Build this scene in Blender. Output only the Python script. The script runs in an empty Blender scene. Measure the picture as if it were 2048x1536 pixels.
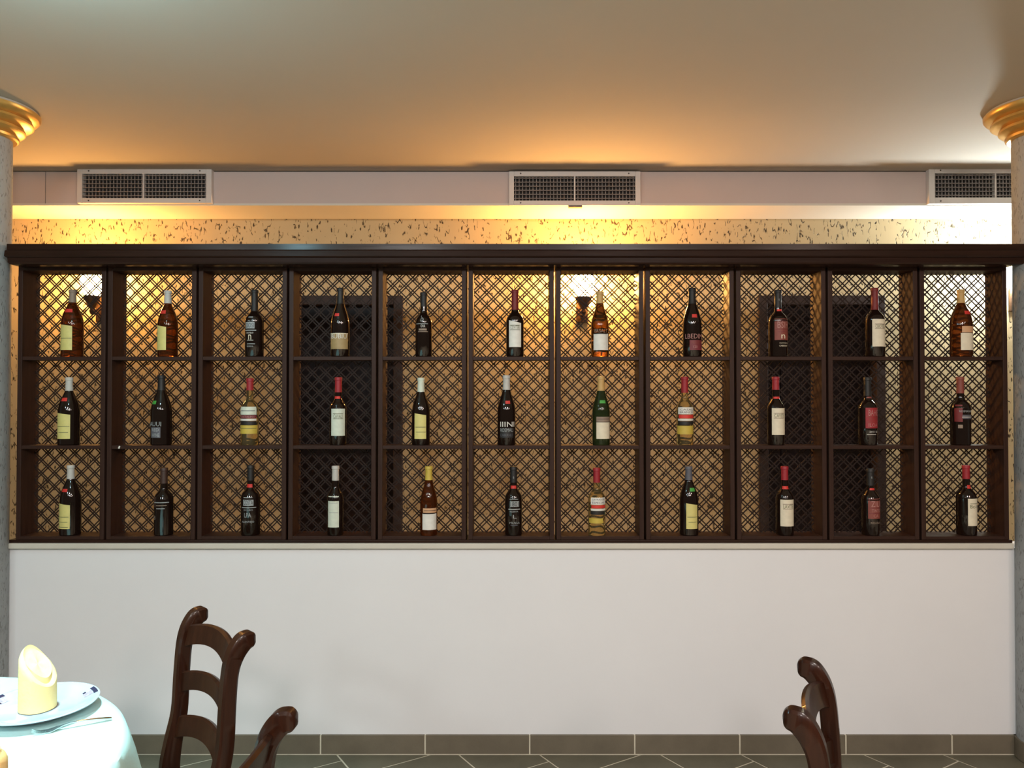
import bpy, bmesh, math, random
from mathutils import Vector, Matrix

random.seed(7)
R = math.radians
COL = bpy.context.scene.collection
SC = bpy.context.scene

# ------------------------------------------------------------------ camera, world, lights, exposure
F = 1540.0                 # focal length in pixels of the 2048 x 1536 frame
CAM_Z = 1.58
PITCH = R(0.9)
cam_d = bpy.data.cameras.new('camera')
cam_d.sensor_fit = 'HORIZONTAL'
cam_d.sensor_width = 36.0
cam_d.lens = 36.0 * F / 2048.0
cam_d.clip_start = 0.05
cam = bpy.data.objects.new('camera', cam_d)
COL.objects.link(cam)
cam.location = (0, 0, CAM_Z)
cam.rotation_euler = (R(90) + PITCH, R(0.0), 0)
SC.camera = cam

SC.view_settings.view_transform = 'Standard'
SC.view_settings.look = 'None'
SC.view_settings.exposure = 0.0
SC.view_settings.gamma = 1.0
SC.view_settings.use_curve_mapping = False
SC.cycles.use_denoising = True
SC.cycles.max_bounces = 8
SC.cycles.transparent_max_bounces = 16
SC.cycles.sample_clamp_indirect = 6.0

world = bpy.data.worlds.new('world')
SC.world = world
world.use_nodes = True
bg = world.node_tree.nodes['Background']
bg.inputs[0].default_value = (0.9, 0.78, 0.62, 1)
bg.inputs[1].default_value = 0.10


def lamp(kind, loc, power, colour, size=0.2, aim=None, spot=None, blend=0.5):
    d = bpy.data.lights.new('lamp', kind)
    d.energy = power
    d.color = colour
    if kind == 'AREA':
        d.shape = 'DISK'
        d.size = size
    else:
        d.shadow_soft_size = size
    if kind == 'SPOT':
        d.spot_size = R(spot)
        d.spot_blend = blend
    o = bpy.data.objects.new('ceiling_lamp', d)
    COL.objects.link(o)
    o.location = loc
    if aim is not None:
        o.rotation_euler = (Vector(aim) - Vector(loc)).to_track_quat('-Z', 'Y').to_euler()
    return o


# downlights in the ceiling of the dining room, behind the camera
WARMW = (1.0, 0.86, 0.74)
for lx, ly, pw, cl in ((-2.6, -0.4, 17, (0.78, 0.95, 1.0)), (-0.9, -0.4, 38, (0.95, 0.96, 0.94)), (0.9, -0.4, 44, (1.0, 0.93, 0.87)), (2.6, -0.4, 24, (1.0, 0.79, 0.68)),
                       (-1.8, -1.9, 20, (0.88, 0.96, 0.96)), (0.0, -1.9, 46, (1.0, 0.94, 0.89)), (1.8, -1.9, 34, (1.0, 0.83, 0.73))):
    lamp('AREA', (lx, ly, 2.76), pw, cl, 0.45, aim=(lx * 0.9, ly + 1.2, 0))
# cool white downlight above the laid table
lamp('POINT', (-1.30, 1.92, 2.45), 17, (0.50, 0.88, 1.0), 0.05)
lamp('SPOT', (-1.30, 1.92, 2.48), 250, (0.56, 0.95, 1.0), 0.07, aim=(-1.36, 1.86, 0.76), spot=80, blend=0.7)

H = 2.845          # ceiling height
Y_BULK = 4.31     # face of the bulkhead with the air vents
Y_BACK = 4.639     # textured wall of the corridor
Y_RACK = 3.42     # front of the wine racks
Y_LOW = 3.428     # face of the low white wall


def P(px, py, Y):
    u = (px - 1024.0) / F
    v = (768.0 - py) / F
    y = math.cos(PITCH) - v * math.sin(PITCH)
    z = math.sin(PITCH) + v * math.cos(PITCH)
    s = Y / y
    return Vector((u * s, Y, CAM_Z + z * s))


def PX(px, Y):
    return P(px, 792, Y).x


def PZ(py, Y):
    return P(1024, py, Y).z


# ------------------------------------------------------------------ materials
def new_mat(name):
    m = bpy.data.materials.new(name)
    m.use_nodes = True
    nt = m.node_tree
    return m, nt, nt.nodes['Principled BSDF']


def noise(nt, scale, detail=4, rough=0.55, vec=None):
    n = nt.nodes.new('ShaderNodeTexNoise')
    n.inputs['Scale'].default_value = scale
    n.inputs['Detail'].default_value = detail
    n.inputs['Roughness'].default_value = rough
    if vec:
        nt.links.new(vec, n.inputs['Vector'])
    return n


def coords(nt, scale=(1, 1, 1), kind='Object'):
    t = nt.nodes.new('ShaderNodeTexCoord')
    mp = nt.nodes.new('ShaderNodeMapping')
    mp.inputs['Scale'].default_value = scale
    nt.links.new(t.outputs[kind], mp.inputs['Vector'])
    return mp.outputs['Vector']


def ramp(nt, fac, stops):
    r = nt.nodes.new('ShaderNodeValToRGB')
    el = r.color_ramp.elements
    while len(el) < len(stops):
        el.new(0.5)
    for e, (p, c) in zip(el, stops):
        e.position = p
        e.color = (*c, 1) if len(c) == 3 else c
    nt.links.new(fac, r.inputs['Fac'])
    return r.outputs['Color']


def bump(nt, b, height, strength, dist=0.01):
    n = nt.nodes.new('ShaderNodeBump')
    n.inputs['Strength'].default_value = strength
    n.inputs['Distance'].default_value = dist
    nt.links.new(height, n.inputs['Height'])
    nt.links.new(n.outputs['Normal'], b.inputs['Normal'])


def paint(name, c, rough=0.85, var=0.04, scale=3.0, bmp=0.05):
    m, nt, b = new_mat(name)
    v = coords(nt)
    n = noise(nt, scale, 5, 0.6, v)
    lo = tuple(x * (1 - var) for x in c)
    hi = tuple(min(1, x * (1 + var)) for x in c)
    nt.links.new(ramp(nt, n.outputs['Fac'], ((0.3, lo), (0.7, hi))), b.inputs['Base Color'])
    b.inputs['Roughness'].default_value = rough
    n2 = noise(nt, 90, 3, 0.6, v)
    bump(nt, b, n2.outputs['Fac'], bmp, 0.004)
    return m


def wood(name, dark, light, rough=0.38, scale=(30, 30, 2.5), coat=0.0):
    m, nt, b = new_mat(name)
    v = coords(nt, scale)
    n = noise(nt, 2.0, 8, 0.65, v)
    nt.links.new(ramp(nt, n.outputs['Fac'], ((0.3, dark), (0.72, light))), b.inputs['Base Color'])
    b.inputs['Roughness'].default_value = rough
    b.inputs['Specular IOR Level'].default_value = 0.16
    b.inputs['Coat Weight'].default_value = coat
    bump(nt, b, n.outputs['Fac'], 0.06, 0.004)
    return m


def plain(name, c, rough=0.5, metal=0.0, var=0.06, scale=40, coat=0.0):
    m, nt, b = new_mat(name)
    n = noise(nt, scale, 3, 0.5, coords(nt))
    lo = tuple(x * (1 - var) for x in c)
    hi = tuple(min(1, x * (1 + var)) for x in c)
    nt.links.new(ramp(nt, n.outputs['Fac'], ((0.3, lo), (0.7, hi))), b.inputs['Base Color'])
    b.inputs['Roughness'].default_value = rough
    b.inputs['Metallic'].default_value = metal
    b.inputs['Coat Weight'].default_value = coat
    return m


def glass(name, c, trans, rough=0.04, ior=1.4):
    m, nt, b = new_mat(name)
    n = noise(nt, 6, 2, 0.5, coords(nt))
    nt.links.new(ramp(nt, n.outputs['Fac'], ((0.2, tuple(x * 0.9 for x in c)), (0.8, c))), b.inputs['Base Color'])
    b.inputs['Roughness'].default_value = rough
    b.inputs['IOR'].default_value = ior
    b.inputs['Transmission Weight'].default_value = trans
    return m


def emit(name, c, strength):
    m, nt, b = new_mat(name)
    n = noise(nt, 8, 2, 0.5, coords(nt))
    nt.links.new(ramp(nt, n.outputs['Fac'], ((0.2, tuple(x * 0.95 for x in c)), (0.8, c))), b.inputs['Emission Color'])
    b.inputs['Base Color'].default_value = (*c, 1)
    b.inputs['Emission Strength'].default_value = strength
    b.inputs['Roughness'].default_value = 0.4
    return m


def stucco(name, base, crack, sx=30, sz=15, thr=0.2, keep=0.45, bmp=0.5):
    """rough trowelled plaster with short dark upright scratches"""
    m, nt, b = new_mat(name)
    v = coords(nt)
    warp = noise(nt, 9, 3, 0.6, v)
    sub = nt.nodes.new('ShaderNodeVectorMath'); sub.operation = 'SUBTRACT'
    sub.inputs[1].default_value = (0.5, 0.5, 0.5)
    nt.links.new(warp.outputs['Color'], sub.inputs[0])
    scl = nt.nodes.new('ShaderNodeVectorMath'); scl.operation = 'SCALE'
    scl.inputs['Scale'].default_value = 0.05
    nt.links.new(sub.outputs[0], scl.inputs[0])
    add = nt.nodes.new('ShaderNodeVectorMath'); add.operation = 'ADD'
    nt.links.new(v, add.inputs[0]); nt.links.new(scl.outputs[0], add.inputs[1])
    mp = nt.nodes.new('ShaderNodeMapping')
    mp.inputs['Scale'].default_value = (sx, sx, sz)
    nt.links.new(add.outputs[0], mp.inputs['Vector'])
    vo = nt.nodes.new('ShaderNodeTexVoronoi')
    vo.inputs['Scale'].default_value = 1.0
    nt.links.new(mp.outputs['Vector'], vo.inputs['Vector'])
    # only some of the cells carry a scratch
    sep = nt.nodes.new('ShaderNodeSeparateColor')
    nt.links.new(vo.outputs['Color'], sep.inputs[0])
    gt = nt.nodes.new('ShaderNodeMath'); gt.operation = 'LESS_THAN'; gt.inputs[1].default_value = keep
    nt.links.new(sep.outputs[0], gt.inputs[0])
    mr = nt.nodes.new('ShaderNodeMapRange')
    mr.inputs['From Min'].default_value = thr * 0.6
    mr.inputs['From Max'].default_value = thr
    mr.inputs['To Min'].default_value = 1.0
    mr.inputs['To Max'].default_value = 0.0
    nt.links.new(vo.outputs['Distance'], mr.inputs['Value'])
    mul = nt.nodes.new('ShaderNodeMath'); mul.operation = 'MULTIPLY'
    nt.links.new(gt.outputs[0], mul.inputs[0]); nt.links.new(mr.outputs[0], mul.inputs[1])
    mp2 = nt.nodes.new('ShaderNodeMapping')
    mp2.inputs['Scale'].default_value = (sx * 0.85, sx * 0.85, sz * 0.75)
    nt.links.new(v, mp2.inputs['Vector'])
    rn = noise(nt, 1.0, 1.5, 0.5, mp2.outputs['Vector'])
    s1 = nt.nodes.new('ShaderNodeMath'); s1.operation = 'SUBTRACT'; s1.inputs[1].default_value = 0.5
    nt.links.new(rn.outputs['Fac'], s1.inputs[0])
    s2 = nt.nodes.new('ShaderNodeMath'); s2.operation = 'ABSOLUTE'
    nt.links.new(s1.outputs[0], s2.inputs[0])
    s3 = nt.nodes.new('ShaderNodeMapRange')
    s3.inputs['From Min'].default_value = 0.012; s3.inputs['From Max'].default_value = 0.034
    s3.inputs['To Min'].default_value = 1.0; s3.inputs['To Max'].default_value = 0.0
    nt.links.new(s2.outputs[0], s3.inputs['Value'])
    mk = noise(nt, 34, 2, 0.5, v)
    s4 = nt.nodes.new('ShaderNodeMapRange')
    s4.inputs['From Min'].default_value = 0.50; s4.inputs['From Max'].default_value = 0.58
    nt.links.new(mk.outputs['Fac'], s4.inputs['Value'])
    s5 = nt.nodes.new('ShaderNodeMath'); s5.operation = 'MULTIPLY'
    nt.links.new(s3.outputs[0], s5.inputs[0]); nt.links.new(s4.outputs[0], s5.inputs[1])
    mx = nt.nodes.new('ShaderNodeMath'); mx.operation = 'MAXIMUM'
    nt.links.new(mul.outputs[0], mx.inputs[0]); nt.links.new(s5.outputs[0], mx.inputs[1])
    mul = mx
    big = noise(nt, 2.2, 4, 0.6, v)
    col = ramp(nt, big.outputs['Fac'], ((0.3, tuple(x * 0.88 for x in base)), (0.7, base)))
    mix = nt.nodes.new('ShaderNodeMix'); mix.data_type = 'RGBA'
    nt.links.new(mul.outputs[0], mix.inputs['Factor'])
    nt.links.new(col, mix.inputs['A'])
    mix.inputs['B'].default_value = (*crack, 1)
    nt.links.new(mix.outputs['Result'], b.inputs['Base Color'])
    b.inputs['Roughness'].default_value = 0.8
    inv = nt.nodes.new('ShaderNodeMath'); inv.operation = 'SUBTRACT'; inv.inputs[0].default_value = 1.0
    nt.links.new(mul.outputs[0], inv.inputs[1])
    bump(nt, b, inv.outputs[0], bmp, 0.004)
    return m


M = {}
M['white_wall'] = paint('white_wall', (0.81, 0.80, 0.815), 0.8, 0.02, 1.5)
M['ceiling'] = paint('ceiling', (0.43, 0.39, 0.335), 0.9, 0.02, 1.2)
M['bulkhead'] = paint('bulkhead', (0.64, 0.52, 0.48), 0.85, 0.02, 2.0)
M['soffit'] = paint('soffit', (0.78, 0.72, 0.62), 0.85, 0.02, 2.0)
M['ledge'] = paint('ledge', (0.62, 0.58, 0.50), 0.6, 0.05, 4.0)
M['stucco'] = stucco('stucco', (0.60, 0.47, 0.27), (0.055, 0.036, 0.016), 42, 15, 0.22, 0.6)
M['column'] = stucco('column', (0.33, 0.34, 0.34), (0.20, 0.20, 0.195), 110, 26, 0.34, 0.5, 0.5)
M['gold'] = plain('gold', (0.62, 0.37, 0.10), 0.34, 0.55, 0.06, 30)
M['rack'] = wood('rack', (0.028, 0.0125, 0.0085), (0.046, 0.0215, 0.0150), 0.45)
M['rack_flat'] = wood('rack_flat', (0.028, 0.0125, 0.0085), (0.046, 0.0215, 0.0150), 0.45, (2.5, 30, 30))
M['beam'] = wood('beam', (0.019, 0.0085, 0.0055), (0.032, 0.0145, 0.0095), 0.22, (2.0, 30, 30))
M['slat'] = wood('slat', (0.018, 0.010, 0.008), (0.030, 0.018, 0.014), 0.6)
M['door'] = wood('door', (0.008, 0.0035, 0.0038), (0.014, 0.0065, 0.0065), 0.42)
M['casing'] = wood('casing', (0.035, 0.023, 0.021), (0.05, 0.034, 0.031), 0.5)
M['chair'] = wood('chair', (0.015, 0.0042, 0.002), (0.034, 0.0098, 0.0042), 0.30, (26, 26, 3), 0.12)
M['tile'] = paint('tile', (0.135, 0.122, 0.085), 0.45, 0.16, 5.0, 0.12)
M['skirting'] = paint('skirting', (0.158, 0.130, 0.092), 0.5, 0.14, 6.0, 0.12)
M['grout'] = paint('grout', (0.62, 0.56, 0.44), 0.9, 0.08, 20.0)
M['vent'] = paint('vent', (0.72, 0.66, 0.62), 0.5, 0.02, 10)
M['vent_duct_shade'] = plain('vent_duct_shade', (0.022, 0.018, 0.016), 0.8)
M['vent_blade'] = plain('vent_blade', (0.30, 0.26, 0.24), 0.5)
M['screw'] = plain('screw', (0.10, 0.08, 0.07), 0.4, 0.6)
M['bracket'] = plain('bracket', (0.10, 0.055, 0.03), 0.4, 0.7)
M['globe_warm'] = emit('globe_warm', (1.0, 0.49, 0.135), 310.0)
M['globe_soft'] = emit('globe_soft', (1.0, 0.49, 0.135), 215.0)
M['globe_cool'] = emit('globe_cool', (0.90, 0.99, 1.0), 480.0)
M['steel'] = plain('steel', (0.62, 0.62, 0.60), 0.22, 1.0, 0.03)
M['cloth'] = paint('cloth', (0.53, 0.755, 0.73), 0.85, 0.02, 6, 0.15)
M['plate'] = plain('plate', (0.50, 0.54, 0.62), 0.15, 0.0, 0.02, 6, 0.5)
M['plate_navy'] = plain('plate_navy', (0.03, 0.03, 0.07), 0.25)
M['plate_pink'] = plain('plate_pink', (0.45, 0.36, 0.42), 0.25, 0, 0.3, 150)
M['napkin'] = paint('napkin', (0.90, 0.75, 0.34), 0.9, 0.03, 14, 0.3)
M['napkin_warm_lit'] = paint('napkin_warm_lit', (0.85, 0.55, 0.22), 0.9, 0.03, 14, 0.3)  # cream napkin with the warm light mixed into its colour
M['seat'] = plain('seat', (0.09, 0.045, 0.025), 0.45)
# bottles
M['black_glass'] = glass('black_glass', (0.012, 0.006, 0.004), 0.0, 0.06, 1.5)
M['brown_glass'] = glass('brown_glass', (0.16, 0.040, 0.008), 0.75, 0.03, 1.36)
M['amber_glass'] = glass('amber_glass', (0.26, 0.10, 0.02), 0.9, 0.02, 1.36)
M['green_glass'] = glass('green_glass', (0.04, 0.06, 0.02), 0.6, 0.03, 1.36)
M['clear_glass'] = glass('clear_glass', (0.88, 0.72, 0.36), 0.96, 0.02, 1.36)
M['gold_wine'] = glass('gold_wine', (0.62, 0.36, 0.03), 0.35, 0.12, 1.36)
INK = {
    'yellow': (0.66, 0.58, 0.20), 'white': (0.74, 0.72, 0.66), 'cream': (0.74, 0.66, 0.50), 'palegreen': (0.62, 0.66, 0.55),
    'silver': (0.50, 0.48, 0.44), 'grey': (0.34, 0.36, 0.36), 'dimgrey': (0.10, 0.10, 0.12), 'red': (0.62, 0.035, 0.025), 'darkred': (0.17, 0.012, 0.012),
    'crimson': (0.30, 0.012, 0.020), 'maroon': (0.17, 0.022, 0.03), 'brick': (0.22, 0.05, 0.035), 'rose': (0.42, 0.20, 0.18),
    'green': (0.06, 0.33, 0.05), 'black': (0.012, 0.010, 0.009), 'brown': (0.05, 0.022, 0.014), 'tan': (0.55, 0.34, 0.12), 'taupe': (0.26, 0.19, 0.14),
    'goldtan': (0.36, 0.25, 0.11), 'olive': (0.12, 0.13, 0.06), 'ochre': (0.55, 0.40, 0.06), 'peach': (0.60, 0.34, 0.18), 'navyink': (0.05, 0.05, 0.07)}
for k, c in INK.items():
    M['ink_' + k] = plain('ink_' + k, c, 0.55, 0, 0.05, 60)


# ------------------------------------------------------------------ mesh helpers
class MB:
    def __init__(self):
        self.v, self.f = [], []

    def box(self, x0, x1, y0, y1, z0, z1):
        n = len(self.v)
        self.v += [(x, y, z) for z in (z0, z1) for y in (y0, y1) for x in (x0, x1)]
        for q in ((0, 2, 3, 1), (4, 5, 7, 6), (0, 1, 5, 4), (2, 6, 7, 3), (0, 4, 6, 2), (1, 3, 7, 5)):
            self.f.append(tuple(n + i for i in q))
        return self

    def lathe(self, prof, seg=32, centre=(0, 0), a0=0.0, a1=2 * math.pi):
        full = abs(a1 - a0 - 2 * math.pi) < 1e-6
        k = seg if full else seg + 1
        n = len(self.v)
        for r, z in prof:
            for i in range(k):
                a = a0 + (a1 - a0) * i / seg
                self.v.append((centre[0] + r * math.sin(a), centre[1] - r * math.cos(a), z))
        for j in range(len(prof) - 1):
            for i in range(seg):
                i2 = (i + 1) % k
                self.f.append((n + j * k + i, n + j * k + i2, n + (j + 1) * k + i2, n + (j + 1) * k + i))
        return self

    def grid(self, pts):
        """rows of points, quads between"""
        n = len(self.v)
        w = len(pts[0])
        for row in pts:
            self.v += [tuple(p) for p in row]
        for j in range(len(pts) - 1):
            for i in range(w - 1):
                self.f.append((n + j * w + i, n + j * w + i + 1, n + (j + 1) * w + i + 1, n + (j + 1) * w + i))
        return self

    def rings(self, rings, cap=True):
        n = len(self.v)
        k = len(rings[0])
        for r in rings:
            self.v += [tuple(p) for p in r]
        for j in range(len(rings) - 1):
            for i in range(k):
                i2 = (i + 1) % k
                self.f.append((n + j * k + i, n + j * k + i2, n + (j + 1) * k + i2, n + (j + 1) * k + i))
        if cap:
            self.f.append(tuple(n + i for i in reversed(range(k))))
            m = n + (len(rings) - 1) * k
            self.f.append(tuple(m + i for i in range(k)))
        return self

    def build(self, name, mat, parent=None, loc=(0, 0, 0), smooth=False, bevel=0.0, weld=True):
        me = bpy.data.meshes.new(name)
        me.from_pydata(self.v, [], self.f)
        bm = bmesh.new(); bm.from_mesh(me)
        if weld:
            bmesh.ops.remove_doubles(bm, verts=bm.verts, dist=1e-6)
        if bevel:
            ed = [e for e in bm.edges if len(e.link_faces) == 2 and e.calc_face_angle(0) > 0.6]
            bmesh.ops.bevel(bm, geom=ed, offset=bevel, segments=2, profile=0.5, affect='EDGES')
        bmesh.ops.recalc_face_normals(bm, faces=bm.faces)
        bm.to_mesh(me); bm.free()
        me.materials.append(M[mat] if isinstance(mat, str) else mat)
        if smooth:
            me.polygons.foreach_set('use_smooth', [True] * len(me.polygons))
            me.set_sharp_from_angle(angle=R(38))
        o = bpy.data.objects.new(name, me)
        COL.objects.link(o)
        if parent:
            o.parent = parent
        o.location = loc
        return o


def tag(o, label=None, cat=None, group=None, kind=None):
    if label: o['label'] = label
    if cat: o['category'] = cat
    if group: o['group'] = group
    if kind: o['kind'] = kind
    return o


def empty(name, loc, rz=0.0, parent=None):
    o = bpy.data.objects.new(name, None)
    COL.objects.link(o)
    o.location = loc
    o.rotation_euler = (0, 0, rz)
    o.empty_display_size = 0.05
    if parent:
        o.parent = parent
    return o


def setting(name, mb, mat, label=None, **kw):
    o = mb.build(name, mat, **kw)
    tag(o, label, None, None, 'structure')
    return o


# ------------------------------------------------------------------ setting: floor, walls, ceiling
floor = setting('floor', MB().box(-5.5, 5.5, -3.2, Y_BACK + 0.3, -0.06, -0.002), 'grout', 'grey brown stone tile floor laid diagonally with pale grout')
ceil = setting('ceiling', MB().box(-5.5, 5.5, -3.2, Y_BACK + 0.3, H, H + 0.08), 'ceiling', 'smooth cream ceiling lit orange near the air vents')

# floor tiles: rows of 45 cm and 30 cm tiles laid diagonally
D1 = Vector((0.53, -0.848)).normalized()
NN = Vector((0.848, 0.53)).normalized()


def ab(px, py):
    p = P(px, py, 1.0)
    t = -CAM_Z / (p.z - CAM_Z)
    q = Vector((p.x * t, t))
    return q.dot(NN), q.dot(D1)


def clip(poly, ny, limit):
    out = []
    for i in range(len(poly)):
        a, b = poly[i], poly[(i + 1) % len(poly)]
        ina, inb = a[1] <= limit, b[1] <= limit
        if ina: out.append(a)
        if ina != inb:
            t = (limit - a[1]) / (b[1] - a[1])
            out.append(a + (b - a) * t)
    return out


lines = [ab(x, 1507)[0] for x in (672, 915, 1076, 1317, 1478, 1722, 1880)]
per = (lines[4] - lines[0]) / 2
while lines[0] > -3.4:
    lines = [lines[1] - per] + lines
while lines[-1] < 4.6:
    lines = lines + [lines[-2] + per]
jw = {}
for (px, py) in ((870, 1507), (1289, 1507), (1704, 1507), (680, 1522), (1097, 1523), (1777, 1531)):
    a_, b_ = ab(px, py)
    for i in range(len(lines) - 1):
        if lines[i] - 0.02 <= a_ - 0.03 < lines[i + 1] or lines[i] <= a_ < lines[i + 1]:
            jw[i] = b_
for i in range(len(lines) - 1):
    w = lines[i + 1] - lines[i]
    wide = w > per / 2
    L = 0.456 if wide else 0.30
    b0 = jw.get(i)
    if b0 is None:
        near = [k for k in jw if (k - i) % 2 == 0]
        k = min(near, key=lambda q: abs(q - i)) if near else None
        b0 = jw[k] + (i - k) / 2 * per * 0.62 if k is not None else 0.0
    j = -16
    while j < 16:
        g = 0.0042
        pa = [(lines[i] + g, b0 + j * L + g), (lines[i + 1] - g, b0 + j * L + g), (lines[i + 1] - g, b0 + (j + 1) * L - g), (lines[i] + g, b0 + (j + 1) * L - g)]
        poly = [NN * a + D1 * b for a, b in pa]
        j += 1
        c = sum(poly, Vector((0, 0))) / 4
        if not (-2.9 < c.x < 2.9 and 1.7 < c.y < 3.8):
            continue
        poly = clip(poly, 1, Y_LOW - 0.014)
        if len(poly) < 3:
            continue
        if abs(sum(poly[k].x * poly[(k + 1) % len(poly)].y - poly[(k + 1) % len(poly)].x * poly[k].y for k in range(len(poly)))) < 0.004:
            continue
        mb = MB()
        mb.rings([[(p.x, p.y, -0.006) for p in poly], [(p.x, p.y, -0.0) for p in poly]])
        t = mb.build('floor_tile', 'tile', floor)

# corridor wall with two door openings
d1x0, d1x1 = PX(574, Y_BACK), PX(806, Y_BACK)
d2x0, d2x1 = PX(1516, Y_BACK), PX(1768, Y_BACK)
dz = PZ(592, Y_BACK)
mb = MB()
for a, b in ((-5.5, d1x0), (d1x1, d2x0), (d2x1, 5.5)):
    mb.box(a, b, Y_BACK, Y_BACK + 0.14, 0, H)
for a, b in ((d1x0, d1x1), (d2x0, d2x1)):
    mb.box(a, b, Y_BACK, Y_BACK + 0.14, dz, H)
setting('wall_back', mb, 'stucco', 'yellow rough plaster wall with short dark scratches behind the racks')

for n, (a, b) in enumerate(((d1x0, d1x1), (d2x0, d2x1))):
    d = empty('door_%d' % (n + 1), ((a + b) / 2, Y_BACK, 0))
    tag(d, ('dark wooden door with a slim steel pull behind the fourth and fifth racks', 'dark wooden door with grey casing behind the ninth and tenth racks')[n], None, None, 'structure')
    w = (b - a) / 2
    cw = 0.055
    MB().box(-w, -w + cw, -0.025, 0.14, 0, dz).build('door_frame', 'casing', d, bevel=0.004)
    MB().box(w - cw, w, -0.025, 0.14, 0, dz).build('door_frame', 'casing', d, bevel=0.004)
    MB().box(-w + cw, w - cw, -0.025, 0.14, dz - cw, dz).build('door_frame', 'casing', d, bevel=0.004)
    leaf = MB().box(-w + cw + 0.003, w - cw - 0.003, 0.06, 0.10, 0.008, dz - cw - 0.003).build('door_leaf', 'door', d)
    for zz0, zz1 in ((0.15, 0.95), (1.10, dz - cw - 0.14)):
        mbp = MB()
        mbp.box(-w + cw + 0.10, w - cw - 0.10, 0.05, 0.062, zz0, zz1)
        mbp.build('door_panel', 'door', leaf, bevel=0.006)
    hx = w - cw - 0.06 if n == 0 else -w + cw + 0.06
    hz = PZ(774, Y_BACK)
    hb = MB().rings([[(hx + 0.006 * math.cos(t * math.pi / 4), 0.03 + y, z) for t, y in [(t, 0.006 * math.sin(t * math.pi / 4)) for t in range(8)]] for z in (hz - 0.06, hz + 0.05)])
    hb.box(hx - 0.004, hx + 0.004, 0.03, 0.06, hz - 0.05, hz - 0.042).box(hx - 0.004, hx + 0.004, 0.03, 0.06, hz + 0.036, hz + 0.044)
    hb.build('door_handle', 'steel', leaf)

# bulkhead with the vents
bz0 = PZ(411, Y_BULK)
bz1 = PZ(340, Y_BULK)
seam = PX(87, Y_BULK)
bh = setting('wall_upper', MB().box(-5.5, seam - 0.002, Y_BULK, Y_BACK, bz0 + 0.012, H - 0.004).box(seam + 0.002, 5.5, Y_BULK, Y_BACK, bz0 + 0.012, H - 0.004), 'bulkhead',
             'pale boxed bulkhead under the ceiling that carries the air vents')
setting('trim_1', MB().box(-5.5, 5.5, Y_BULK - 0.001, Y_BACK, bz0, bz0 + 0.012), 'soffit', 'cream soffit board along the underside of the bulkhead')

# low white wall, ledge
XC = 2.339
YC = 3.36
Y_BEAM = 3.31
wz = PZ(1099, Y_LOW)
lz0, lz1 = PZ(1098, 3.405), PZ(1087, 3.405)
setting('wall_front', MB().box(-XC, XC, Y_LOW, Y_LOW + 0.16, 0, lz0), 'white_wall', 'low smooth white partition wall under the wine racks')
setting('trim_2', MB().box(PX(16, 3.40), PX(2027, 3.40), 3.405, Y_LOW + 0.175, lz0, lz1), 'ledge', 'thin cream stone ledge on top of the low white wall', bevel=0.003)

# skirting tiles
bb = empty('baseboard_front', (0, Y_LOW, 0))
tag(bb, 'row of grey brown skirting tiles along the foot of the white wall', None, None, 'structure')
sz = PZ(1470.5, Y_LOW - 0.012)
joints = [22, 231, 438, 645, 852, 1059, 1267, 1475, 1685, 1895, 2026]
for a, b in zip(joints[:-1], joints[1:]):
    MB().box(PX(a, Y_LOW) + 0.0028, PX(b, Y_LOW) - 0.0028, -0.012, -0.0005, 0.0035, sz).build('skirting_tile', 'skirting', bb, bevel=0.0015)
MB().box(PX(22, Y_LOW), PX(2026, Y_LOW), -0.0112, -0.0002, 0.0, sz - 0.0015).build('grout_bed', 'grout', bb)

# dark base rail that carries the racks
rail_z0, rail_z1 = lz1, PZ(1079.5, Y_RACK)
rr = MB().box(PX(21, Y_RACK), PX(2021, Y_RACK), Y_RACK - 0.004, Y_RACK + 0.13, rail_z0, rail_z1).build('base_rail', 'beam', bevel=0.002)
tag(rr, 'long dark wooden base rail lying on the cream ledge beneath the racks', 'rail')

# cornice beam over the racks (moulded profile)
bt, bb_ = PZ(487, Y_BEAM), PZ(528, Y_BEAM)
Hb = bt - bb_
prof = [(0.008, 1.0), (0.008, 0.72), (0.0018, 0.66), (0.000, 0.40), (0.004, 0.35), (0.010, 0.32), (0.012, 0.10), (0.016, 0.03), (0.028, 0.0), (0.060, 0.0), (0.21, 0.0), (0.21, 1.0)]
xl0, xr0 = PX(5, Y_BEAM), PX(2060, Y_BEAM)
mb = MB()
mb.rings([[(xl0 + min(d, 0.05) * 0.75, Y_BEAM + d, bb_ + t * Hb) for d, t in prof[:-2]] + [(xl0 + 0.03, Y_BEAM + 0.21, bb_), (xl0, Y_BEAM + 0.21, bt)],
          [(xr0 - min(d, 0.05) * 0.75, Y_BEAM + d, bb_ + t * Hb) for d, t in prof[:-2]] + [(xr0 - 0.03, Y_BEAM + 0.21, bb_), (xr0, Y_BEAM + 0.21, bt)]])
cb = mb.build('cornice_beam', 'beam')
tag(cb, 'long dark moulded wooden cornice beam running across the top of the racks', 'beam')

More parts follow.
